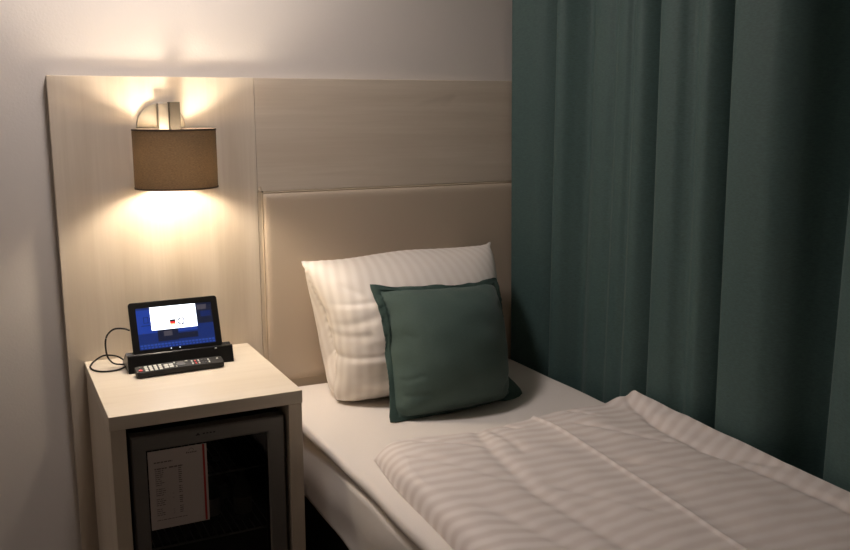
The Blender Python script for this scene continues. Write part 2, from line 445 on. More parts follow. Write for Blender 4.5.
for k in range(23):
    if k not in (8, 13, 18):
        words(.1535, .1535 + R.uniform(.014, .026), z, .0021)
        words(.2135, .2225, z, .0026)
        if R.random() < .4: words(.196, .200, z, .0012)
    z -= .0056
words(.152, .232, .4035, .002)
from_bm('printed_rows', bm, ink_m, pl)
bm = bmesh.new()
for k in range(10):
    a0 = math.pi * k / 10; a1 = math.pi * (k + 1) / 10; c = (.250, .5845)
    q = [(c[0] + r * math.cos(a), c[1] + r * 1.2 * math.sin(a)) for r, a in ((.0055, a0), (.0066, a0), (.0066, a1), (.0055, a1))]
    flat(bm, q, yy)
x = .236
for k in range(6):
    w = .0042; h = (.005, .0036, .0036, .0048, .0036, .0036)[k]
    flat(bm, [(x, .5785), (x + w * .8, .5785), (x + w * .9, .5785 + h), (x + .0006, .5785 + h)], yy); x += w + .0006
from_bm('logo', bm, ink_m, pl)

# ------------------------------------------------------------------ tablet, dock, remote
dock = thing('tablet_dock', 'black wedge-shaped desk dock holding the tablet on the cabinet', 'dock', (.302, -.16, ZC + .0005))
bm = bmesh.new()
prof = [(-.203, ZC + .0005), (-.190, ZC + .050), (-.183, ZC + .052), (-.179, ZC + .047), (-.164, ZC + .047), (-.156, ZC + .053), (-.150, ZC + .051), (-.080, ZC + .010), (-.075, ZC + .0005)]
A = [bm.verts.new((.149, y, z)) for y, z in prof]; B = [bm.verts.new((.460, y, z)) for y, z in prof]
n_ = len(prof)
for k in range(n_): bm.faces.new((A[k], A[(k + 1) % n_], B[(k + 1) % n_], B[k]))
bm.faces.new(A[::-1]); bm.faces.new(B)
bmesh.ops.bevel(bm, geom=list(bm.edges), offset=.0012, segments=2, affect='EDGES')
from_bm('base', bm, blackp, dock)
bm = bmesh.new(); add_box(bm, (.405, -.1942, ZC + .045), (.411, -.1925, ZC + .0485), .0004, 1)
from_bm('indicator_light', bm, plain('pale_indicator', (.7, .75, .8), .3), dock)

# tablet built flat in its own plane then tilted back
TW, TH, TT = .265, .156, .009
tilt = math.radians(21)
T0 = Vector((.1685 + TW / 2, -.1725, ZC + .0478))
Mt = Matrix.Translation(T0) @ Matrix.Rotation(math.radians(.8), 4, 'Z') @ Matrix.Rotation(-tilt, 4, 'X')
tb = thing('tablet_computer', 'black tablet with a lit blue screen and white dialog leaning in the dock', 'tablet', T0)
tb.matrix_world = Mt
def loc_obj(name, bm, m, parent, smooth=False, auto=None):
    o = from_bm(name, bm, m, None, smooth, auto); o.parent = parent; return o
bm = bmesh.new(); loops = []
for y, ins in ((-TT / 2, .0012), (-TT / 2 + .0010, 0), (TT / 2 - .003, 0), (TT / 2, .003)):
    lp = []
    for cxx, czz, a0 in ((TW / 2 - .009, TH - .009, 0), (-TW / 2 + .009, TH - .009, 90), (-TW / 2 + .009, .009, 180), (TW / 2 - .009, .009, 270)):
        for k in range(7):
            a = math.radians(a0 + 15 * k); lp.append(bm.verts.new((cxx + (.009 - ins) * math.cos(a), y, czz + (.009 - ins) * math.sin(a))))
    loops.append(lp)
for a, c in zip(loops, loops[1:]):
    for k in range(28): bm.faces.new((a[k], a[(k + 1) % 28], c[(k + 1) % 28], c[k]))
bm.faces.new(loops[0]); bm.faces.new(loops[-1])
case = loc_obj('case', bm, blackp, tb)
blue = emis('screen_blue', (.006, .020, .12), .45); blue2 = emis('screen_bright_blue', (.010, .036, .24), .5)
dk = emis('screen_dark', (.008, .012, .035), .35); wh = emis('screen_white', (.86, .92, 1.0), 1.35)
gr = emis('screen_grey', (.05, .045, .06), .5); bk = emis('flag_black', (.01, .01, .015), .5)
rd = emis('flag_red', (.55, .02, .02), .7); gd = emis('flag_gold', (.75, .45, .25), .8); nv = emis('flag_blue', (.008, .012, .06), .5)
lb = emis('screen_icon', (.6, .68, .8), .8); ln = emis('screen_outline', (.004, .016, .10), .4); tx = emis('keyboard_blue', (.02, .05, .24), .55)
mats = [blue, blue2, dk, wh, gr, bk, rd, gd, nv, lb, ln, tx]
bm = bmesh.new()
SX0, SX1, SZa, SZb = -.1125, .1125, .012, .137
def rect(x0, x1, z0, z1, mi, d):
    # fractions of the screen, z from the top
    X = lambda f: SX0 + f * (SX1 - SX0); Z = lambda f: SZb - f * (SZb - SZa)
    flat(bm, [(X(x0), Z(z1)), (X(x1), Z(z1)), (X(x1), Z(z0)), (X(x0), Z(z0))], -TT / 2 - .0003 - d * .00012, mi)
rect(0, 1, 0, 1, 0, 0)
rect(0, .25, .05, .62, 1, 1); rect(.0, .25, .62, .86, 0, 1); rect(.25, .52, .52, .84, 2, 1); rect(.52, .78, .52, .64, 1, 1); rect(.52, .78, .68, .82, 2, 1)
rect(.79, 1, 0, .50, 2, 1); rect(.80, .93, .04, .16, 4, 2); rect(.84, .98, .2, .34, 10, 2); rect(.79, 1, .52, .80, 0, 1)
rect(.33, .44, .6, .72, 4, 2); rect(.25, 1, .0, .05, 2, 1)
for k in range(22):       # keyboard-like row along the foot of the screen
    rect(.01 + k * .045, .045 + k * .045, .885, .925, 11, 1); rect(.02 + k * .045, .045 + k * .045, .945, .98, 11, 1)
for (x0, x1, z0, z1) in ((.085, .15, .22, .235), (.085, .15, .355, .37), (.085, .095, .22, .37), (.14, .15, .22, .37), (.05, .19, .42, .44)): rect(x0, x1, z0, z1, 10, 2)
rect(.18, .785, .0, .56, 3, 3)
FA, FB = .425, .50
rect(FA, FB, .335, .385, 5, 4); rect(FA, FB, .385, .435, 6, 4); rect(FA, FB, .435, .475, 7, 4)
# the second flag: union-style, blue corner fields split by white and red crosses
GA, GB_, Ha, Hb = .53, .615, .305, .485
mx_, mz_ = (GA + GB_) / 2, (Ha + Hb) / 2
X = lambda f: SX0 + f * (SX1 - SX0); Z = lambda f: SZb - f * (SZb - SZa)
yq = -TT / 2 - .0003 - 4 * .00012
for sx in (-1, 1):
    for sz in (-1, 1):
        ex = (GB_ - GA) / 2; ez = (Hb - Ha) / 2
        flat(bm, [(X(mx_ + sx * ex * .2), Z(mz_ + sz * ez)), (X(mx_ + sx * ex * .95), Z(mz_ + sz * ez)), (X(mx_ + sx * ex * .2), Z(mz_ + sz * ez * .25))][::1], yq, 8)
        flat(bm, [(X(mx_ + sx * ex), Z(mz_ + sz * ez * .2)), (X(mx_ + sx * ex), Z(mz_ + sz * ez * .9)), (X(mx_ + sx * ex * .3), Z(mz_ + sz * ez * .2))][::1], yq, 8)
rect(mx_ - .004, mx_ + .004, Ha, Hb, 6, 5); rect(GA, GB_, mz_ - .008, mz_ + .008, 6, 5)
me = bpy.data.meshes.new('screen'); bm.to_mesh(me); bm.free()
# every face looks out of the screen
bmx = bmesh.new(); bmx.from_mesh(me); bmx.normal_update()
for f in bmx.faces:
    if f.normal.y > 0: f.normal_flip()
bmx.to_mesh(me); bmx.free()
scr = bpy.data.objects.new('screen', me); COL.objects.link(scr); scr.parent = tb
for m in mats: me.materials.append(m)
for k in (-.022, .004):
    bm = bmesh.new(); flat(bm, [(k - .0022, .0072), (k + .0022, .0072), (k, .0112)], -TT / 2 - .0003)
    me = bpy.data.meshes.new('touch_mark'); bm.to_mesh(me); bm.free(); me.materials.append(lb)
    o = bpy.data.objects.new('touch_mark', me); COL.objects.link(o); o.parent = tb

# remote control
rc = thing('remote_control', 'long black remote control with grey and red buttons in front of the dock', 'remote control', (.290, -.2365, ZC + .0058))
rc.rotation_euler = (math.radians(13), 0, math.radians(2.6))
bm = bmesh.new(); RL, RW, RH = .254, .046, .018
NX = 24; secs = []
for i in range(NX + 1):
    f = i / NX; x = -RL / 2 + RL * f
    w = RW / 2 * (1 - .10 * math.sin(math.pi * f)) ; e = min(f, 1 - f) * RL
    if e < .010: w *= math.sqrt(max(.05, 1 - (1 - e / .010) ** 2)) * .25 + .75
    h = RH * (1 - .12 * math.cos(math.pi * f * 2) * .5)
    ring = []
    for (a, c) in ((-1, .15), (-.86, 0), (.86, 0), (1, .15), (1, .75), (.9, 1), (-.9, 1), (-1, .75)):
        ring.append(bm.verts.new((x, a * w, c * h)))
    secs.append(ring)
for a, c in zip(secs, secs[1:]):
    for k in range(8): bm.faces.new((a[k], a[(k + 1) % 8], c[(k + 1) % 8], c[k]))
bm.faces.new(secs[0]); bm.faces.new(secs[-1])
loc_obj('body', bm, blackm, rc, smooth=True, auto=35)
greyb = plain('grey_button', (.62, .62, .58), .5); redb = plain('red_button', (.55, .03, .03), .4); darkb = plain('dark_button', (.05, .05, .05), .4)
def hq(x):
    f = (x + RL / 2) / RL; return RH * (1 - .12 * math.cos(math.pi * f * 2) * .5)
def button(x, y, sx, sy, m, h=.0016):
    bm = bmesh.new(); add_box(bm, (x - sx, y - sy, hq(x) - .0008), (x + sx, y + sy, hq(x) + h), .0006, 2)
    loc_obj('button', bm, m, rc)
bm = bmesh.new(); add_cyl(bm, (-.115, -.007, hq(-.115) - .001), (-.115, -.007, hq(-.115) + .0018), .0056, seg=20); loc_obj('power_button', bm, redb, rc)
bm = bmesh.new(); add_cyl(bm, (-.115, .009, hq(-.115) - .001), (-.115, .009, hq(-.115) + .0016), .0036, seg=16); loc_obj('button', bm, darkb, rc)
for k in range(4):
    for j in range(3): button(-.098 + k * .0135, -.0115 + j * .0105, .0044, .0040, greyb)
for k in range(2):
    for j in range(2): button(-.041 + k * .0145, -.009 + j * .012, .0058, .0044, greyb)
bm = bmesh.new(); add_cyl(bm, (.002, 0, hq(0) - .001), (.002, 0, hq(0) + .0012), .0125, seg=28); loc_obj('direction_pad', bm, darkb, rc)
button(-.015, .011, .002, .004, greyb); button(-.013, -.012, .0018, .003, greyb); button(.02, .012, .004, .002, greyb)
for k, m in enumerate((greyb, redb, greyb, darkb, darkb, greyb)):
    for j in range(2): button(.036 + k * .0098, -.008 + j * .014, .0022, .0042, m)
button(.112, .006, .003, .003, greyb)

# cables
zc = ZC + .003
bm = bmesh.new(); add_tube(bm, [(.166, -.150, .832), (.150, -.145, .838), (.124, -.13, .836), (.105, -.115, .815), (.100, -.105, .785), (.104, -.10, .748), (.118, -.105, .727), (.138, -.112, .722), (.1515, -.115, .722)], .0027, 8, 8)
tag(from_bm('power_cable', bm, cable_m, None, smooth=True), 'thin black cable arching from the tablet down into the dock', 'cable')
bm = bmesh.new(); add_tube(bm, [(.1515, -.100, .730), (.132, -.07, .738), (.100, -.045, .737), (.072, -.04, .722), (.058, -.065, zc), (.0555, -.092, zc), (.062, -.122, zc), (.082, -.146, zc), (.110, -.152, zc), (.133, -.146, zc + .001), (.1505, -.138, zc + .005)], .0027, 8, 8)
tag(from_bm('power_cable', bm, cable_m, None, smooth=True), 'black cable lying in a loop on the cabinet left of the dock', 'cable')

# ------------------------------------------------------------------ bed
BX0, BX1, BY1 = .615, 1.560, -2.02
bed = thing('bed', 'single bed with a white sheeted mattress and dark base beside the curtain', 'bed', ((BX0 + BX1) / 2, -1.0, 0))
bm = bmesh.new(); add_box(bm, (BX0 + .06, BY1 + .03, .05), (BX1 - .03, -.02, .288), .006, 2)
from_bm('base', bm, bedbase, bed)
for x in (BX0 + .12, BX1 - .1):
    for y in (-.12, BY1 + .13):
        bm = bmesh.new(); add_cyl(bm, (x, y, 0), (x, y, .05), .022, .026, 20); from_bm('leg', bm, blackm, bed, smooth=True, auto=40)
def soft_box(lo, hi, r, nx, ny, nz, fn):
    """rounded box with enough faces for small swells; fn(co)->offset"""
    bm = bmesh.new(); add_box(bm, lo, hi, r, 4)
    for ax, n in ((0, nx), (1, ny), (2, nz)):
        for k in range(1, n):
            c = lo[ax] + (hi[ax] - lo[ax]) * k / n
            no = [0, 0, 0]; no[ax] = 1; co = [0, 0, 0]; co[ax] = c
            bmesh.ops.bisect_plane(bm, geom=bm.verts[:] + bm.edges[:] + bm.faces[:], plane_co=co, plane_no=no)
    for v in bm.verts: v.co += Vector(fn(v.co))
    return bm
def mat_fn(co):
    s = 0
    if co.x < BX0 + .03:
        s = .002 * math.sin(co.y * 9) + .0015 * math.sin(co.y * 21 + co.z * 30) + .003 * math.sin((co.z - .40) * 36 + co.y * 3)
    return (s, 0, 0)
bm = soft_box((BX0 + .003, BY1, .290), (BX1, -.012, .506), .022, 1, 40, 8, mat_fn)
from_bm('mattress', bm, sheet_m, bed, smooth=True, auto=60)
def top_fn(co):
    s = z = 0
    if co.x < BX0 + .02: s = .003 * math.sin(co.y * 7 + 1) + .0015 * math.sin(co.y * 19)
    if co.z > .53: z = .0012 * math.sin(co.x * 11 + co.y * 5) + .0008 * math.sin(co.y * 17 - co.x * 6)
    return (s, 0, z - .001)
bm = soft_box((BX0, BY1 - .002, .5075), (BX1 + .001, -.011, ZB + .001), .0165, 24, 50, 1, top_fn)
from_bm('topper', bm, sheet_m, bed, smooth=True, auto=60)

# ------------------------------------------------------------------ soft goods: small cloth solver
def snoise(x, y, seed, n=6, f0=1.0):
    r = np.random.default_rng(seed); out = 0
    for k in range(n):
        a = r.uniform(0, 2 * math.pi); f = f0 * r.uniform(.6, 1.8); out = out + np.sin(f * (x * math.cos(a) + y * math.sin(a)) + r.uniform(0, 6.28))
    return out / n ** .5

def inflate(w, h, corners, N, M, press, collide, steps=140, iters=8, grav=.0, stretch=1.0, seed=1, normal_hint=(0, -1, 0), thick=.03, pin=.5, edges=None, shapef=None, ek=.35):
    """two sewn sheets blown up; corners = TL,TR,BL,BR targets"""
    TL, TR, BL, BR = [np.array(c, float) for c in corners]
    u = np.linspace(0, 1, N + 1); v = np.linspace(0, 1, M + 1); U, V = np.meshgrid(u, v)   # v: bottom->top
    P = ((1 - V)[..., None] * ((1 - U)[..., None] * BL + U[..., None] * BR) + V[..., None] * ((1 - U)[..., None] * TL + U[..., None] * TR))
    nh = np.array(normal_hint, float); nh /= np.linalg.norm(nh)
    prof = (np.sin(np.pi * U) * np.sin(np.pi * V)) ** .5
    ns = snoise(U * 8, V * 8, seed) * .15 + 1
    F = P + nh * (prof * thick * ns)[..., None]; B = P - nh * (prof * thick * ns)[..., None]
    border = np.zeros((M + 1, N + 1), bool); border[0] = border[-1] = True; border[:, 0] = border[:, -1] = True
    X = np.stack([F, B]); X[:, border] = P[border]
    Xp = X.copy()
    dx, dy = w / N, h / M; dd = math.hypot(dx, dy)
    def con(a, b, L0, k):
        d = X[(slice(None),) + b] - X[(slice(None),) + a]
        l = np.linalg.norm(d, axis=-1, keepdims=True) + 1e-9
        c = d * (.5 * k * (l - L0) / l)
        X[(slice(None),) + a] += c; X[(slice(None),) + b] -= c
    S = slice
    sets = []
    for off in (0, 1):
        nh_ = (N - off) // 2 + (0); 
        a = (S(None), S(off, N, 2)); b_ = (S(None), S(off + 1, N + 1, 2)); sets.append((a, b_, dx, 1.0))
        a = (S(off, M, 2), S(None)); b_ = (S(off + 1, M + 1, 2), S(None)); sets.append((a, b_, dy, 1.0))
    for off in (0, 1):
        a = (S(off, M, 2), S(0, N)); b_ = (S(off + 1, M + 1, 2), S(1, N + 1)); sets.append((a, b_, dd, .25))
        a = (S(off, M, 2), S(1, N + 1)); b_ = (S(off + 1, M + 1, 2), S(0, N)); sets.append((a, b_, dd, .25))
    for off in range(4):
        if off < 2:
            pass
    EP = []
    for side, poly in (edges or {}).items():
        q = np.array(catmull(poly, 12)); l = np.r_[0, np.cumsum(np.linalg.norm(np.diff(q, axis=0), axis=1))]; n_k = (N if side in ('top', 'bottom') else M) + 1
        tt = np.linspace(0, l[-1], n_k); EP.append((side, np.stack([np.interp(tt, l, q[:, c]) for c in range(3)], -1)))
    bend = []
    for st in (2,):
        for off in (0, 1, 2, 3):
            i0 = np.arange(off, N - st + 1, 4); j0 = np.arange(off, M - st + 1, 4)
            if len(i0): bend.append(((S(None), i0), (S(None), i0 + st), st * dx))
            if len(j0): bend.append(((j0, S(None)), (j0 + st, S(None)), st * dy))
    for it in range(steps):
        vel = (X - Xp) * .90
        Xp = X.copy(); X = X + vel
        # pressure
        G = np.zeros_like(X)
        for s in (0, 1):
            du = np.zeros_like(X[s]); dv = np.zeros_like(X[s])
            du[:, 1:-1] = X[s][:, 2:] - X[s][:, :-2]; dv[1:-1] = X[s][2:] - X[s][:-2]
            n = np.cross(du, dv); 
            sg = 1 if s == 0 else -1
            G[s] = n * sg / (dx * dy * 4)
        if np.dot(G[0][M // 2, N // 2], nh) < 0: G = -G
        pr = press * min(1, (it + 20) / 60)
        if shapef is not None: G = G * shapef(U, V)[None, ..., None]
        X += G * pr
        X[..., 2] -= grav
        for k in range(iters):
            for a, b_, L0, kk in sets: con(a, b_, L0, kk)
            for a, b_, L0 in bend: con(a, b_, L0, .06)
            m = .5 * (X[0][border] + X[1][border]); X[0][border] = m; X[1][border] = m
            for (j, i), T in (((M, 0), TL), ((M, N), TR), ((0, 0), BL), ((0, N), BR)):
                q = X[0][j, i] * (1 - pin) + T * pin; X[0][j, i] = q; X[1][j, i] = q
            if edges:
                for side, T in EP:
                    sl = {'top': (0, M, S(None)), 'bottom': (0, 0, S(None)), 'left': (0, S(None), 0), 'right': (0, S(None), N)}[side]
                    q = X[sl] * (1 - ek) + T * ek; X[sl] = q; X[(1,) + sl[1:]] = q
        collide(X, Xp)
    return X, U, V

def sew(name, X, U, V, w, h, m, parent=None, subs=1):
    """front and back sheets -> one closed mesh with uv in metres"""
    M, N = X.shape[1] - 1, X.shape[2] - 1
    verts = []; idx = -np.ones((2, M + 1, N + 1), int)
    for s in (0, 1):
        for j in range(M + 1):
            for i in range(N + 1):
                if s == 1 and (i in (0, N) or j in (0, M)): idx[1, j, i] = idx[0, j, i]; continue
                idx[s, j, i] = len(verts); verts.append(X[s, j, i].tolist())
    faces = []; uvs = []
    for s in (0, 1):
        for j in range(M):
            for i in range(N):
                q = [(j, i), (j, i + 1), (j + 1, i + 1), (j + 1, i)]
                if s: q = q[::-1]
                faces.append([int(idx[s, a, b_]) for a, b_ in q]); uvs += [(U[a, b_] * w, V[a, b_] * h) for a, b_ in q]
    me = bpy.data.meshes.new(name); me.from_pydata(verts, [], faces)
    uvl = me.uv_layers.new(name='UVMap')
    for k, t in enumerate(uvs): uvl.data[k].uv = t
    for p in me.polygons: p.use_smooth = True
    o = link(name, me, m, parent)
    if subs:
        md = o.modifiers.new('soft', 'SUBSURF'); md.levels = subs; md.render_levels = subs
    return o

def col_pillow(X, Xp):
    z = ZB + .004
    m = X[..., 2] < z
    X[..., 2][m] = z; X[..., 0][m] = Xp[..., 0][m] * .9 + X[..., 0][m] * .1; X[..., 1][m] = Xp[..., 1][m] * .9 + X[..., 1][m] * .1
    m = X[..., 1] > -.013; X[..., 1][m] = -.013
PW, PH = .80, .57
pc = [(.720, -.085, .988), (1.436, -.085, 1.006), (.788, -.225, .572), (1.335, -.27, .565)]
pe = {'top': [pc[0], (.80, -.088, .985), (.891, -.09, .988), (1.074, -.09, 1.002), (1.227, -.09, .998), (1.388, -.088, .995), pc[1]],
      'left': [pc[2], (.800, -.21, .615), (.805, -.185, .69), (.798, -.165, .74), (.780, -.14, .83), (.750, -.115, .90), pc[0]],
      'right': [pc[3], (1.335, -.21, .66), (1.365, -.16, .78), (1.405, -.12, .90), pc[1]]}
XP, U_, V_ = inflate(PW, PH, pc, 60, 46, .0017, col_pillow, steps=170, grav=.0004, seed=5, normal_hint=(0, -.93, .36), thick=.05, pin=.6, edges=pe)
def upsample(A, ax):
    A = np.moveaxis(A, ax, 0); n = A.shape[0]; out = np.zeros((2 * n - 1,) + A.shape[1:]); out[::2] = A
    out[1::2] = .5 * (A[:-1] + A[1:]); out[3:-3:2] = (9 * (A[1:-2] + A[2:-1]) - A[:-3] - A[3:]) / 16
    return np.moveaxis(out, 0, ax)
def refine(X, U, V):
    X = upsample(upsample(X, 1), 2); U = upsample(upsample(U, 0), 1); V = upsample(upsample(V, 0), 1); return X, U, V
def sheet_normals(S):
    du = np.gradient(S, axis=1); dv = np.gradient(S, axis=0); n = np.cross(du, dv); n /= np.linalg.norm(n, axis=-1, keepdims=True) + 1e-12
    if n[n.shape[0] // 2, n.shape[1] // 2, 1] > 0: n = -n
    return n
def crease(S, D, x0, z0, x1, z1, w, amp, step=0.0):
    d = np.array((x1 - x0, z1 - z0)); L_ = np.hypot(*d); d /= L_
    a = (S[..., 0] - x0) * d[0] + (S[..., 2] - z0) * d[1]; p = -(S[..., 0] - x0) * d[1] + (S[..., 2] - z0) * d[0]
    e = np.clip(np.minimum(a, L_ - a) / (.3 * L_) + .3, 0, 1); e = e * e * (3 - 2 * e)
    D += amp * np.exp(-(p / w) ** 2) * e + step * e * np.tanh(-p / (w * .5)) * np.exp(-(p / (w * 5)) ** 2)
def relax(X, k, w=.5):
    for _ in range(k):
        A = X.copy(); A[:, 1:-1, 1:-1] = (X[:, :-2, 1:-1] + X[:, 2:, 1:-1] + X[:, 1:-1, :-2] + X[:, 1:-1, 2:]) / 4
        X = X * (1 - w) + A * w
    return X
XP = relax(XP, 9)
XP, U_, V_ = refine(XP, U_, V_)
Fp = XP[0]; D = np.zeros(Fp.shape[:2]); edge = np.minimum(np.minimum(U_, 1 - U_), np.minimum(V_, 1 - V_)); fade = np.clip(edge / .06, 0, 1)
for c in ((.770, .862, 1.06, .905, .009, -.003, .0035), (.770, .700, .985, .728, .009, -.004, .003), (.775, .800, .90, .845, .012, -.004, 0), (.775, .770, .86, .785, .010, -.003, 0),
          (.80, .64, .97, .665, .012, -.003, .001), (.80, .610, .90, .60, .012, -.003, 0), (.83, .75, .95, .80, .014, .003, 0), (.79, .93, .86, .90, .012, -.003, 0)):
    crease(Fp, D, *c)
D += .0014 * snoise(U_ * 18, V_ * 40, 61, 8) * np.clip((.62 - U_) / .3, 0, 1)
XP[0] += sheet_normals(Fp) * (D * fade)[..., None]
pillow = sew('pillow', XP, U_, V_, PW, PH, pillow_m)
tag(pillow, 'large white striped pillow leaning on the headboard behind the green cushion', 'pillow')

# front surface of the pillow as a lookup for the cushion to rest against
gx = np.linspace(.6, 1.65, 106); gz = np.linspace(.5, 1.1, 61)
front = np.full((61, 106), 1.0)
fx = np.concatenate([XP[0].reshape(-1, 3), XP[1].reshape(-1, 3)])
fi = np.clip(((fx[:, 0] - .6) / .01).round().astype(int), 0, 105); fj = np.clip(((fx[:, 2] - .5) / .01).round().astype(int), 0, 60)
front[:] = 1.0
for a, b_, y in zip(fi, fj, fx[:, 1]):
    j0, j1, i0, i1 = max(b_ - 1, 0), min(b_ + 2, 61), max(a - 1, 0), min(a + 2, 106)
    front[j0:j1, i0:i1] = np.minimum(front[j0:j1, i0:i1], y)
def col_cushion(X, Xp):
    z = ZB + .005
    m = X[..., 2] < z
    X[..., 2][m] = z; X[..., 0][m] = Xp[..., 0][m] * .9 + X[..., 0][m] * .1; X[..., 1][m] = Xp[..., 1][m] * .9 + X[..., 1][m] * .1
    i = np.clip(((X[..., 0] - .6) / .01).round().astype(int), 0, 105); j = np.clip(((X[..., 2] - .5) / .01).round().astype(int), 0, 60)
    lim = front[j, i] - .010
    X[..., 1] = np.minimum(X[..., 1], lim)
CW = .455
cc = [(.892, -.300, .922), (1.322, -.300, .905), (.876, -.488, .558), (1.302, -.450, .560)]
ce = {'top': [cc[0], (1.0, -.302, .914), (1.12, -.302, .911), (1.24, -.302, .905), cc[1]],
      'left': [cc[2], (.884, -.455, .61), (.893, -.42, .687), (.898, -.36, .798), cc[0]],
      'right': [cc[3], (1.292, -.43, .61), (1.305, -.39, .68), (1.322, -.35, .77), cc[1]],
      'bottom': [cc[2], (.96, -.488, .553), (1.10, -.485, .551), (1.22, -.468, .552), cc[3]]}
XC, U2, V2 = inflate(CW, CW - .01, cc, 48, 48, .0013, col_cushion, steps=150, grav=.0002, seed=9, normal_hint=(0, -.91, .41), thick=.03, pin=.7, edges=ce)
def lim_at(P):
    i = np.clip((P[..., 0] - .6) / .01, 0, 104.99); j = np.clip((P[..., 2] - .5) / .01, 0, 59.99); i0 = i.astype(int); j0 = j.astype(int); a = i - i0; b_ = j - j0
    return np.minimum(np.minimum(front[j0, i0], front[j0 + 1, i0]), np.minimum(front[j0, i0 + 1], front[j0 + 1, i0 + 1])) - .006
XC = relax(XC, 3)
X0C = XC.copy()
XC, U2, V2 = refine(XC, U2, V2)
Fc = XC[0]; D = np.zeros(Fc.shape[:2]); edge = np.minimum(np.minimum(U2, 1 - U2), np.minimum(V2, 1 - V2)); fade = np.clip(edge / .05, 0, 1)
for c in ((.90, .66, .96, .69, .008, -.003, 0), (.90, .62, .98, .63, .008, -.0025, 0), (1.24, .60, 1.31, .66, .010, -.003, 0), (.92, .80, .96, .79, .008, -.002, 0), (1.27, .86, 1.31, .80, .008, -.002, 0), (1.02, .58, 1.14, .592, .008, -.002, 0)):
    crease(Fc, D, *c)
D += .0012 * snoise(U2 * 26, V2 * 26, 71, 8)
XC[0] += sheet_normals(Fc) * (D * fade)[..., None]
XC[1][..., 1] = np.minimum(XC[1][..., 1], lim_at(XC[1])); XC[0][..., 1] = np.minimum(XC[0][..., 1], lim_at(XC[0]))
cushion = sew('cushion', XC, U2, V2, CW, CW, cushion_m)
tag(cushion, 'dark green square cushion propped in front of the white striped pillow', 'cushion')
# flange: a flat double edge sewn round the cushion
M_, N_ = 48, 48
bl = [(0, i) for i in range(N_)] + [(j, N_) for j in range(M_)] + [(M_, i) for i in range(N_, 0, -1)] + [(j, 0) for j in range(M_, 0, -1)]
S0 = X0C[0]; mid = .5 * (X0C[0] + X0C[1])
ctr = S0.reshape(-1, 3).mean(0)
P0 = np.array([S0[j, i] for j, i in bl]); IN = np.array([mid[min(max(j, 3), M_ - 3), min(max(i, 3), N_ - 3)] for j, i in bl])
out = P0 - IN; out /= np.linalg.norm(out, axis=1, keepdims=True)
for _ in range(3): out = (np.roll(out, 1, 0) + out * 2 + np.roll(out, -1, 0)) / 4
out /= np.linalg.norm(out, axis=1, keepdims=True)
tg = np.roll(P0, -1, 0) - np.roll(P0, 1, 0); nn = np.cross(tg, out); nn /= np.linalg.norm(nn, axis=1, keepdims=True)
n = len(bl); kk = np.arange(n)
sc_ = np.ones(n); ear = np.zeros((n, 3))
for c in (0, N_, N_ + M_, 2 * N_ + M_):
    dk_ = np.minimum(abs(kk - c), n - abs(kk - c)); sc_ += .45 * np.exp(-(dk_ / 1.6) ** 2)
dk_ = abs(kk - N_); ear = np.exp(-(dk_ / 4.5) ** 2)[:, None] * np.array([[.020, -.004, .004]])
wob = (np.sin(kk * .55) + np.sin(kk * .23 + 1)) * .0012
rows = []
for d, t in ((-.006, .0035), (.002, .0022), (.009, .0016), (.017, .0012), (.0185, 0), (.017, -.0012), (.009, -.0016), (.002, -.0022), (-.006, -.0035)):
    r = P0 + out * (d * sc_)[:, None] + ear * max(0, d / .018) + nn * (t + wob * max(0, d / .012))[:, None]
    r[:, 2] = np.maximum(r[:, 2], ZB + .003 + (0.0015 if t > 0 else 0)); r[:, 1] = np.minimum(r[:, 1], lim_at(r)); rows.append(r)
me = bpy.data.meshes.new('flange'); vs = np.concatenate(rows).tolist(); fs = []
for a in range(len(rows)):
    c = (a + 1) % len(rows)
    for k in range(n): fs.append((a * n + k, a * n + (k + 1) % n, c * n + (k + 1) % n, c * n + k))
me.from_pydata(vs, [], fs)
for p in me.polygons: p.use_smooth = True
bmx = bmesh.new(); bmx.from_mesh(me); bmesh.ops.recalc_face_normals(bmx, faces=bmx.faces); bmx.to_mesh(me); bmx.free()
link('flange', me, flange_m, cushion); me.objects if False else None

# ------------------------------------------------------------------ duvet
def lerp_tab(x, tab):
    xs = [t[0] for t in tab]; ys = [t[1] for t in tab]
    return np.interp(x, xs, ys)
def smooth_tab(x, tab, w=.02):
    return sum(lerp_tab(x + d * w, tab) for d in (-1.5, -1, -.5, 0, .5, 1, 1.5)) / 7
def gauss_line(x, y, line, w):
    """distance profile to a crease running down the bed: line = [(y,x)...] y decreasing"""
    t = sorted((-a, b_) for a, b_ in line)
    xc = np.interp(-y, [q[0] for q in t], [q[1] for q in t])
    return np.exp(-((x - xc) / w) ** 2), xc
NXD, NYD = 300, 250
YF = -1.98
s = np.linspace(0, 1, NXD + 1); t = np.linspace(0, 1, NYD + 1)
s = s - .10 * np.sin(2 * np.pi * s) / (2 * np.pi) * 4 * .8     # finer near the sides
t = t ** 1.25
Sg, Tg = np.meshgrid(s, t)
XL = lambda y: smooth_tab(-y, [(.60, .70), (.72, .700), (.84, .684), (.92, .672), (1.28, .655), (2.0, .635)], .03)
XR = lambda y: 1.574 + 0 * y
YH = lambda x: smooth_tab(x, [(.66, -.79), (.70, -.735), (.76, -.695), (.80, -.690), (.86, -.705), (.96, -.726), (1.09, -.722), (1.233, -.708), (1.37, -.698), (1.506, -.700), (1.55, -.722), (1.60, -.750)], .007)
Yg = np.zeros_like(Sg); Xg = np.zeros_like(Sg)
Xtmp = .68 + Sg * (1.574 - .68)
for _ in range(4):
    yh = YH(Xtmp); Yg = yh + Tg * (YF - yh); Xtmp = XL(Yg) + Sg * (XR(Yg) - XL(Yg))
Xg = Xtmp
C1 = [(-.70, 1.213), (-.771, 1.21), (-1.08, 1.187), (-1.35, 1.160), (-1.61, 1.133), (-2, 1.10)]
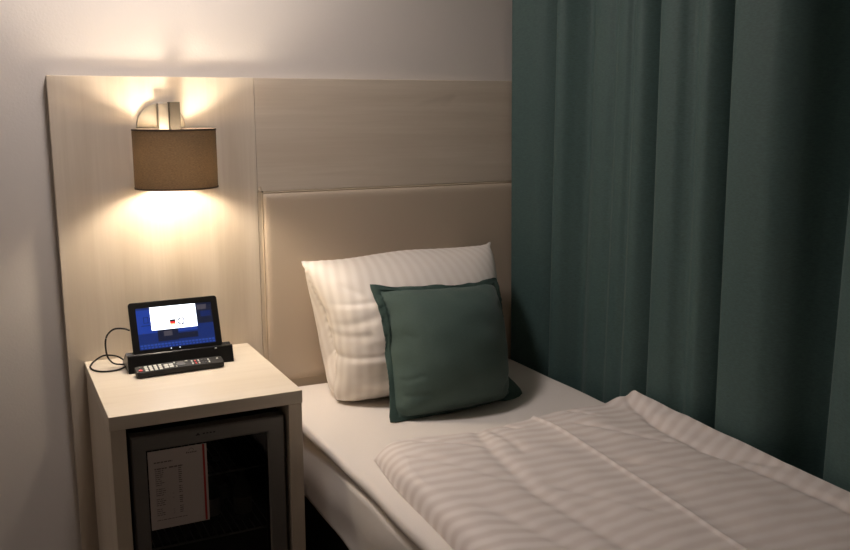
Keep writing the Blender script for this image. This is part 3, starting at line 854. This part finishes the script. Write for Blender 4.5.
C2 = [(-.70, 1.553), (-.745, 1.542), (-.80, 1.518), (-.936, 1.480), (-1.05, 1.463), (-1.163, 1.456), (-1.41, 1.488), (-1.57, 1.49), (-2, 1.47)]
C3 = [(-.70, 1.03), (-.794, .994), (-.942, .950), (-1.19, .912), (-1.34, .922), (-1.49, .930), (-2, .92)]
base = .030 + .0 * Xg
# slow swell of each quilt field
yfade = 1 - np.exp(-((Yg - YH(Xg)) / .10) ** 2)
H = .034 + .014 * yfade
H += .010 * np.exp(-((Xg - .80) / .10) ** 2) * yfade
H += .007 * np.exp(-((Xg - 1.07) / .08) ** 2) * yfade
H += .008 * np.exp(-((Xg - 1.30) / .10) ** 2) * yfade
rr = np.clip((Xg - 1.46) / .11, 0, 1) ** 1.2; H += (.022 + .026 * np.exp(-np.abs(Yg + .76) / .09) - .012 * np.clip((-Yg - .9) / .6, 0, 1)) * rr * rr * (3 - 2 * rr)
g1, xc1 = gauss_line(Xg, Yg, C1, .0045); g1b, _ = gauss_line(Xg, Yg, C1, .025)
H += .0055 * g1 + .002 * g1b
st = 1 / (1 + np.exp(-(Xg - xc1) / .005)); H += .002 * (st - .5) * g1b
g2, _ = gauss_line(Xg, Yg, C2, .017); H -= .011 * g2 * (.7 + .5 * np.exp(-((Yg + .85) / .25) ** 2))
g3, _ = gauss_line(Xg, Yg, C3, .022); H -= .0075 * g3
# side creases branching off
def seg_crease(x0, y0, x1, y1, w, amp):
    d = np.array((x1 - x0, y1 - y0)); L_ = np.hypot(*d); d /= L_
    a = (Xg - x0) * d[0] + (Yg - y0) * d[1]; p = -(Xg - x0) * d[1] + (Yg - y0) * d[0]
    e = np.clip(np.minimum(a, L_ - a) / (.25 * L_) + .5, 0, 1); e = e * e * (3 - 2 * e)
    return amp * np.exp(-(p / w) ** 2) * e
for c in ((1.27, -.86, 1.42, -1.10, .012, -.006), (.80, -.74, .98, -.90, .016, -.005), (.74, -.86, .90, -1.12, .02, -.004),
          (1.05, -.75, 1.02, -.98, .014, -.004), (1.22, -1.15, 1.40, -1.32, .018, -.004), (.97, -1.18, 1.10, -1.42, .018, -.004), (1.08, -.66, 1.12, -.80, .010, -.004),
          (1.33, -.69, 1.36, -.84, .012, -.005), (1.45, -1.15, 1.54, -1.35, .018, -.006), (.76, -1.2, .84, -1.5, .02, -.005), (1.47, -.85, 1.55, -1.0, .016, .004)):
    H += seg_crease(*c)
H += .0022 * snoise(Xg * 16, Yg * 9, 31, 8) + .0012 * snoise(Xg * 42, Yg * 30, 32, 8) * yfade
# rounded-off borders
dl = Xg - XL(Yg); dr = XR(Yg) - Xg; dh = -(Yg - YH(Xg))
def rnd(d, r): q = np.clip(d / r, 0, 1); return np.sqrt(np.maximum(0, 1 - (1 - q) ** 2))
rh = .024 + .02 * np.exp(-((Xg - .72) / .08) ** 2)
prof = rnd(dl, .055 + .010 * snoise(Yg * 20, Yg * 0, 5, 4)) * rnd(dr, .02) * rnd(dh, rh) * rnd(Yg - YF, .04)
Z = ZB + .0030 + H * prof
# arc length down the bed so that the woven stripes follow the swells
dyy = np.diff(Yg, axis=0); dzz = np.diff(Z, axis=0); arc = np.zeros_like(Yg); arc[1:] = np.cumsum(np.hypot(dyy, dzz * .8), axis=0)
Vuv = arc + -(YH(Xg) + .65) ; Vuv = Vuv + .012 * np.sin(Xg * 7 + 1) + .006 * snoise(Xg * 10, Yg * 5, 77, 5) + .35 * (XL(Yg) + .055 - Xg).clip(0) 
verts = np.stack([Xg, Yg, Z], -1).reshape(-1, 3)
nb = (NYD + 1) * (NXD + 1)
bot = verts.copy(); bot[:, 2] = ZB + .003
ix = lambda j, i: j * (NXD + 1) + i
faces = []; uvs = []
for j in range(NYD):
    for i in range(NXD):
        q = ((j, i), (j + 1, i), (j + 1, i + 1), (j, i + 1))
        faces.append([ix(a, b_) for a, b_ in q]); uvs += [(Xg[a, b_], Vuv[a, b_]) for a, b_ in q]
rim = [(0, i) for i in range(NXD)] + [(j, NXD) for j in range(NYD)] + [(NYD, i) for i in range(NXD, 0, -1)] + [(j, 0) for j in range(NYD, 0, -1)]
rb = {}
V3 = verts.tolist()
for a in rim:
    rb[a] = len(V3); p = verts[ix(*a)]; V3.append([float(p[0]), float(p[1]), ZB + .0026])
for k in range(len(rim)):
    a, c = rim[k], rim[(k + 1) % len(rim)]
    faces.append([ix(*a), ix(*c), rb[c], rb[a]]); uvs += [(Xg[a], Vuv[a]), (Xg[c], Vuv[c]), (Xg[c], Vuv[c]), (Xg[a], Vuv[a])]
faces.append([rb[a] for a in rim][::-1]); uvs += [(0, 0)] * len(rim)
me = bpy.data.meshes.new('duvet'); me.from_pydata(V3, [], faces)
uvl = me.uv_layers.new(name='UVMap')
uvl.data.foreach_set('uv', np.array(uvs, dtype=np.float32).ravel())
for p in me.polygons: p.use_smooth = True
duvet = link('duvet', me, duvet_m)
tag(duvet, 'folded white duvet with woven satin stripes spread over the bed', 'duvet')

# ------------------------------------------------------------------ curtain
CP = [(-.018, 1.70), (-.018, 1.63), (-.020, 1.590), (-.029, 1.5625), (-.048, 1.570), (-.09, 1.590), (-.145, 1.615), (-.19, 1.665), (-.212, 1.71), (-.222, 1.675), (-.232, 1.61), (-.262, 1.575),
      (-.290, 1.584), (-.318, 1.622), (-.345, 1.652), (-.372, 1.650), (-.402, 1.628), (-.440, 1.610), (-.485, 1.614), (-.515, 1.626), (-.545, 1.614), (-.58, 1.612), (-.605, 1.624), (-.635, 1.612), (-.665, 1.618), (-.70, 1.66), (-.728, 1.712), (-.741, 1.72), (-.750, 1.68), (-.758, 1.61), (-.79, 1.583),
      (-.845, 1.586), (-.880, 1.606), (-.905, 1.614), (-.935, 1.604), (-.965, 1.606), (-1.000, 1.645), (-1.028, 1.712), (-1.040, 1.715), (-1.048, 1.66), (-1.060, 1.595), (-1.10, 1.580), (-1.16, 1.583), (-1.21, 1.594), (-1.255, 1.632), (-1.295, 1.700), (-1.335, 1.745), (-1.372, 1.73), (-1.395, 1.66),
      (-1.425, 1.612), (-1.50, 1.585), (-1.57, 1.60), (-1.63, 1.66), (-1.66, 1.71), (-1.68, 1.66), (-1.70, 1.60), (-1.76, 1.583), (-1.85, 1.60), (-1.92, 1.67), (-1.95, 1.71), (-1.97, 1.64), (-2.02, 1.59), (-2.10, 1.60), (-2.17, 1.67), (-2.21, 1.70), (-2.24, 1.63), (-2.30, 1.60), (-2.40, 1.64)]
base_c = np.array(catmull([(y, x, 0) for y, x in CP], 9))[:, :2]
NZ = 70; zt, z0c = 2.48, .03
rows = []
for j in range(NZ + 1):
    z = zt + (z0c - zt) * j / NZ; f = (zt - z) / (zt - z0c)
    y = base_c[:, 0].copy(); x = base_c[:, 1].copy()
    amp = 1.0 - .10 * f + .05 * math.sin(f * 5)
    x = 1.583 + (x - 1.583) * amp + .004 * snoise(y * 9, z * 1.6 + 0 * y, 3, 6) * np.clip(-y / .1, 0, 1)
    x = x - .016 * np.clip((z - .62) / 1.2, 0, 1.4) * np.clip((.20 + y) / .08, 0, 1)
    y = y + .010 * snoise(y * 4, z * 1.3 + 0 * y, 4, 6) * np.clip((.0 - y) / .2, 0, 1) - .0 * f
    x = np.maximum(x, np.where(y > -.30, 1.5620 - .022 * min(max((z - .62) / 1.2, 0), 1.4), 1.5785))
    rows.append(np.stack([x, y, 0 * x + z], -1))
R_ = np.array(rows); nc = R_.shape[1]
me = bpy.data.meshes.new('curtain')
fs = [(j * nc + i, j * nc + i + 1, (j + 1) * nc + i + 1, (j + 1) * nc + i) for j in range(NZ) for i in range(nc - 1)]
me.from_pydata(R_.reshape(-1, 3).tolist(), [], fs)
for p in me.polygons: p.use_smooth = True
cur = link('curtain', me, curtain_m)
md = cur.modifiers.new('cloth', 'SOLIDIFY'); md.thickness = .0022; md.offset = 0
tag(cur, 'long dark green curtain hanging in deep folds beside the bed', 'curtain')
bm = bmesh.new(); add_box(bm, (1.62, -2.5, 2.482), (1.68, .02, 2.515), .002, 1)
for y in (-2.3, -1.2, -.1): add_box(bm, (1.64, y - .01, 2.515), (1.66, y + .01, HT))
tag(from_bm('curtain_rail', bm, plain('white_rail', (.6, .6, .58), .4)), 'white ceiling rail the green curtain hangs from', 'curtain rail')

# ------------------------------------------------------------------ ceiling lamp (added out of the frame to supply the room's general light)
CLX, CLY = .25, -.52
cl = thing('added_ceiling_lamp', 'round white ceiling lamp added out of view to light the room', 'lamp', (CLX, CLY, HT))
bm = bmesh.new(); add_cyl(bm, (CLX, CLY, HT - .0005), (CLX, CLY, HT - .045), .17, .165, 48)
from_bm('housing', bm, plain('white_metal', (.7, .7, .68), .4), cl, smooth=True, auto=40)
bm = bmesh.new(); add_cyl(bm, (CLX, CLY, HT - .0455), (CLX, CLY, HT - .052), .155, .15, 48)
CEIL = emis('added_lamp_diffuser', (1.0, .885, .845), 1.0)
from_bm('diffuser', bm, CEIL, cl, smooth=True, auto=40)

# ------------------------------------------------------------------ light levels
bulb_m.node_tree.nodes['Principled BSDF'].inputs['Emission Strength'].default_value = 124
CEIL.node_tree.nodes['Principled BSDF'].inputs['Emission Strength'].default_value = 27.0
w = bpy.data.worlds.new('World'); sc.world = w; w.use_nodes = True
w.node_tree.nodes['Background'].inputs[0].default_value = (1, .85, .72, 1)
w.node_tree.nodes['Background'].inputs[1].default_value = .02

# ------------------------------------------------------------------ camera
cx, cy, cz, yaw, pit, rol, f = -0.1902, -2.8674, 1.4811, .4551, .1841, -.0019, 902.55
fw = Vector((math.sin(yaw) * math.cos(pit), math.cos(yaw) * math.cos(pit), -math.sin(pit)))
r = Vector((math.cos(yaw), -math.sin(yaw), 0)); u = r.cross(fw)
r2 = r * math.cos(rol) + u * math.sin(rol); u2 = -r * math.sin(rol) + u * math.cos(rol)
cam = bpy.data.cameras.new('camera'); co = bpy.data.objects.new('camera', cam); COL.objects.link(co)
co.matrix_world = Matrix(((r2.x, u2.x, -fw.x, cx), (r2.y, u2.y, -fw.y, cy), (r2.z, u2.z, -fw.z, cz), (0, 0, 0, 1)))
cam.sensor_width = 36; cam.sensor_fit = 'HORIZONTAL'; cam.lens = f / 850 * 36
cam.clip_start = .02
sc.camera = co

sc.view_settings.view_transform = 'Standard'; sc.view_settings.look = 'None'
sc.view_settings.gamma = 1; sc.view_settings.use_curve_mapping = False
sc.view_settings.exposure = 1.36
sc.cycles.use_denoising = True
sc.cycles.max_bounces = 10; sc.cycles.diffuse_bounces = 6; sc.cycles.transparent_max_bounces = 12
sc.cycles.sample_clamp_indirect = 6
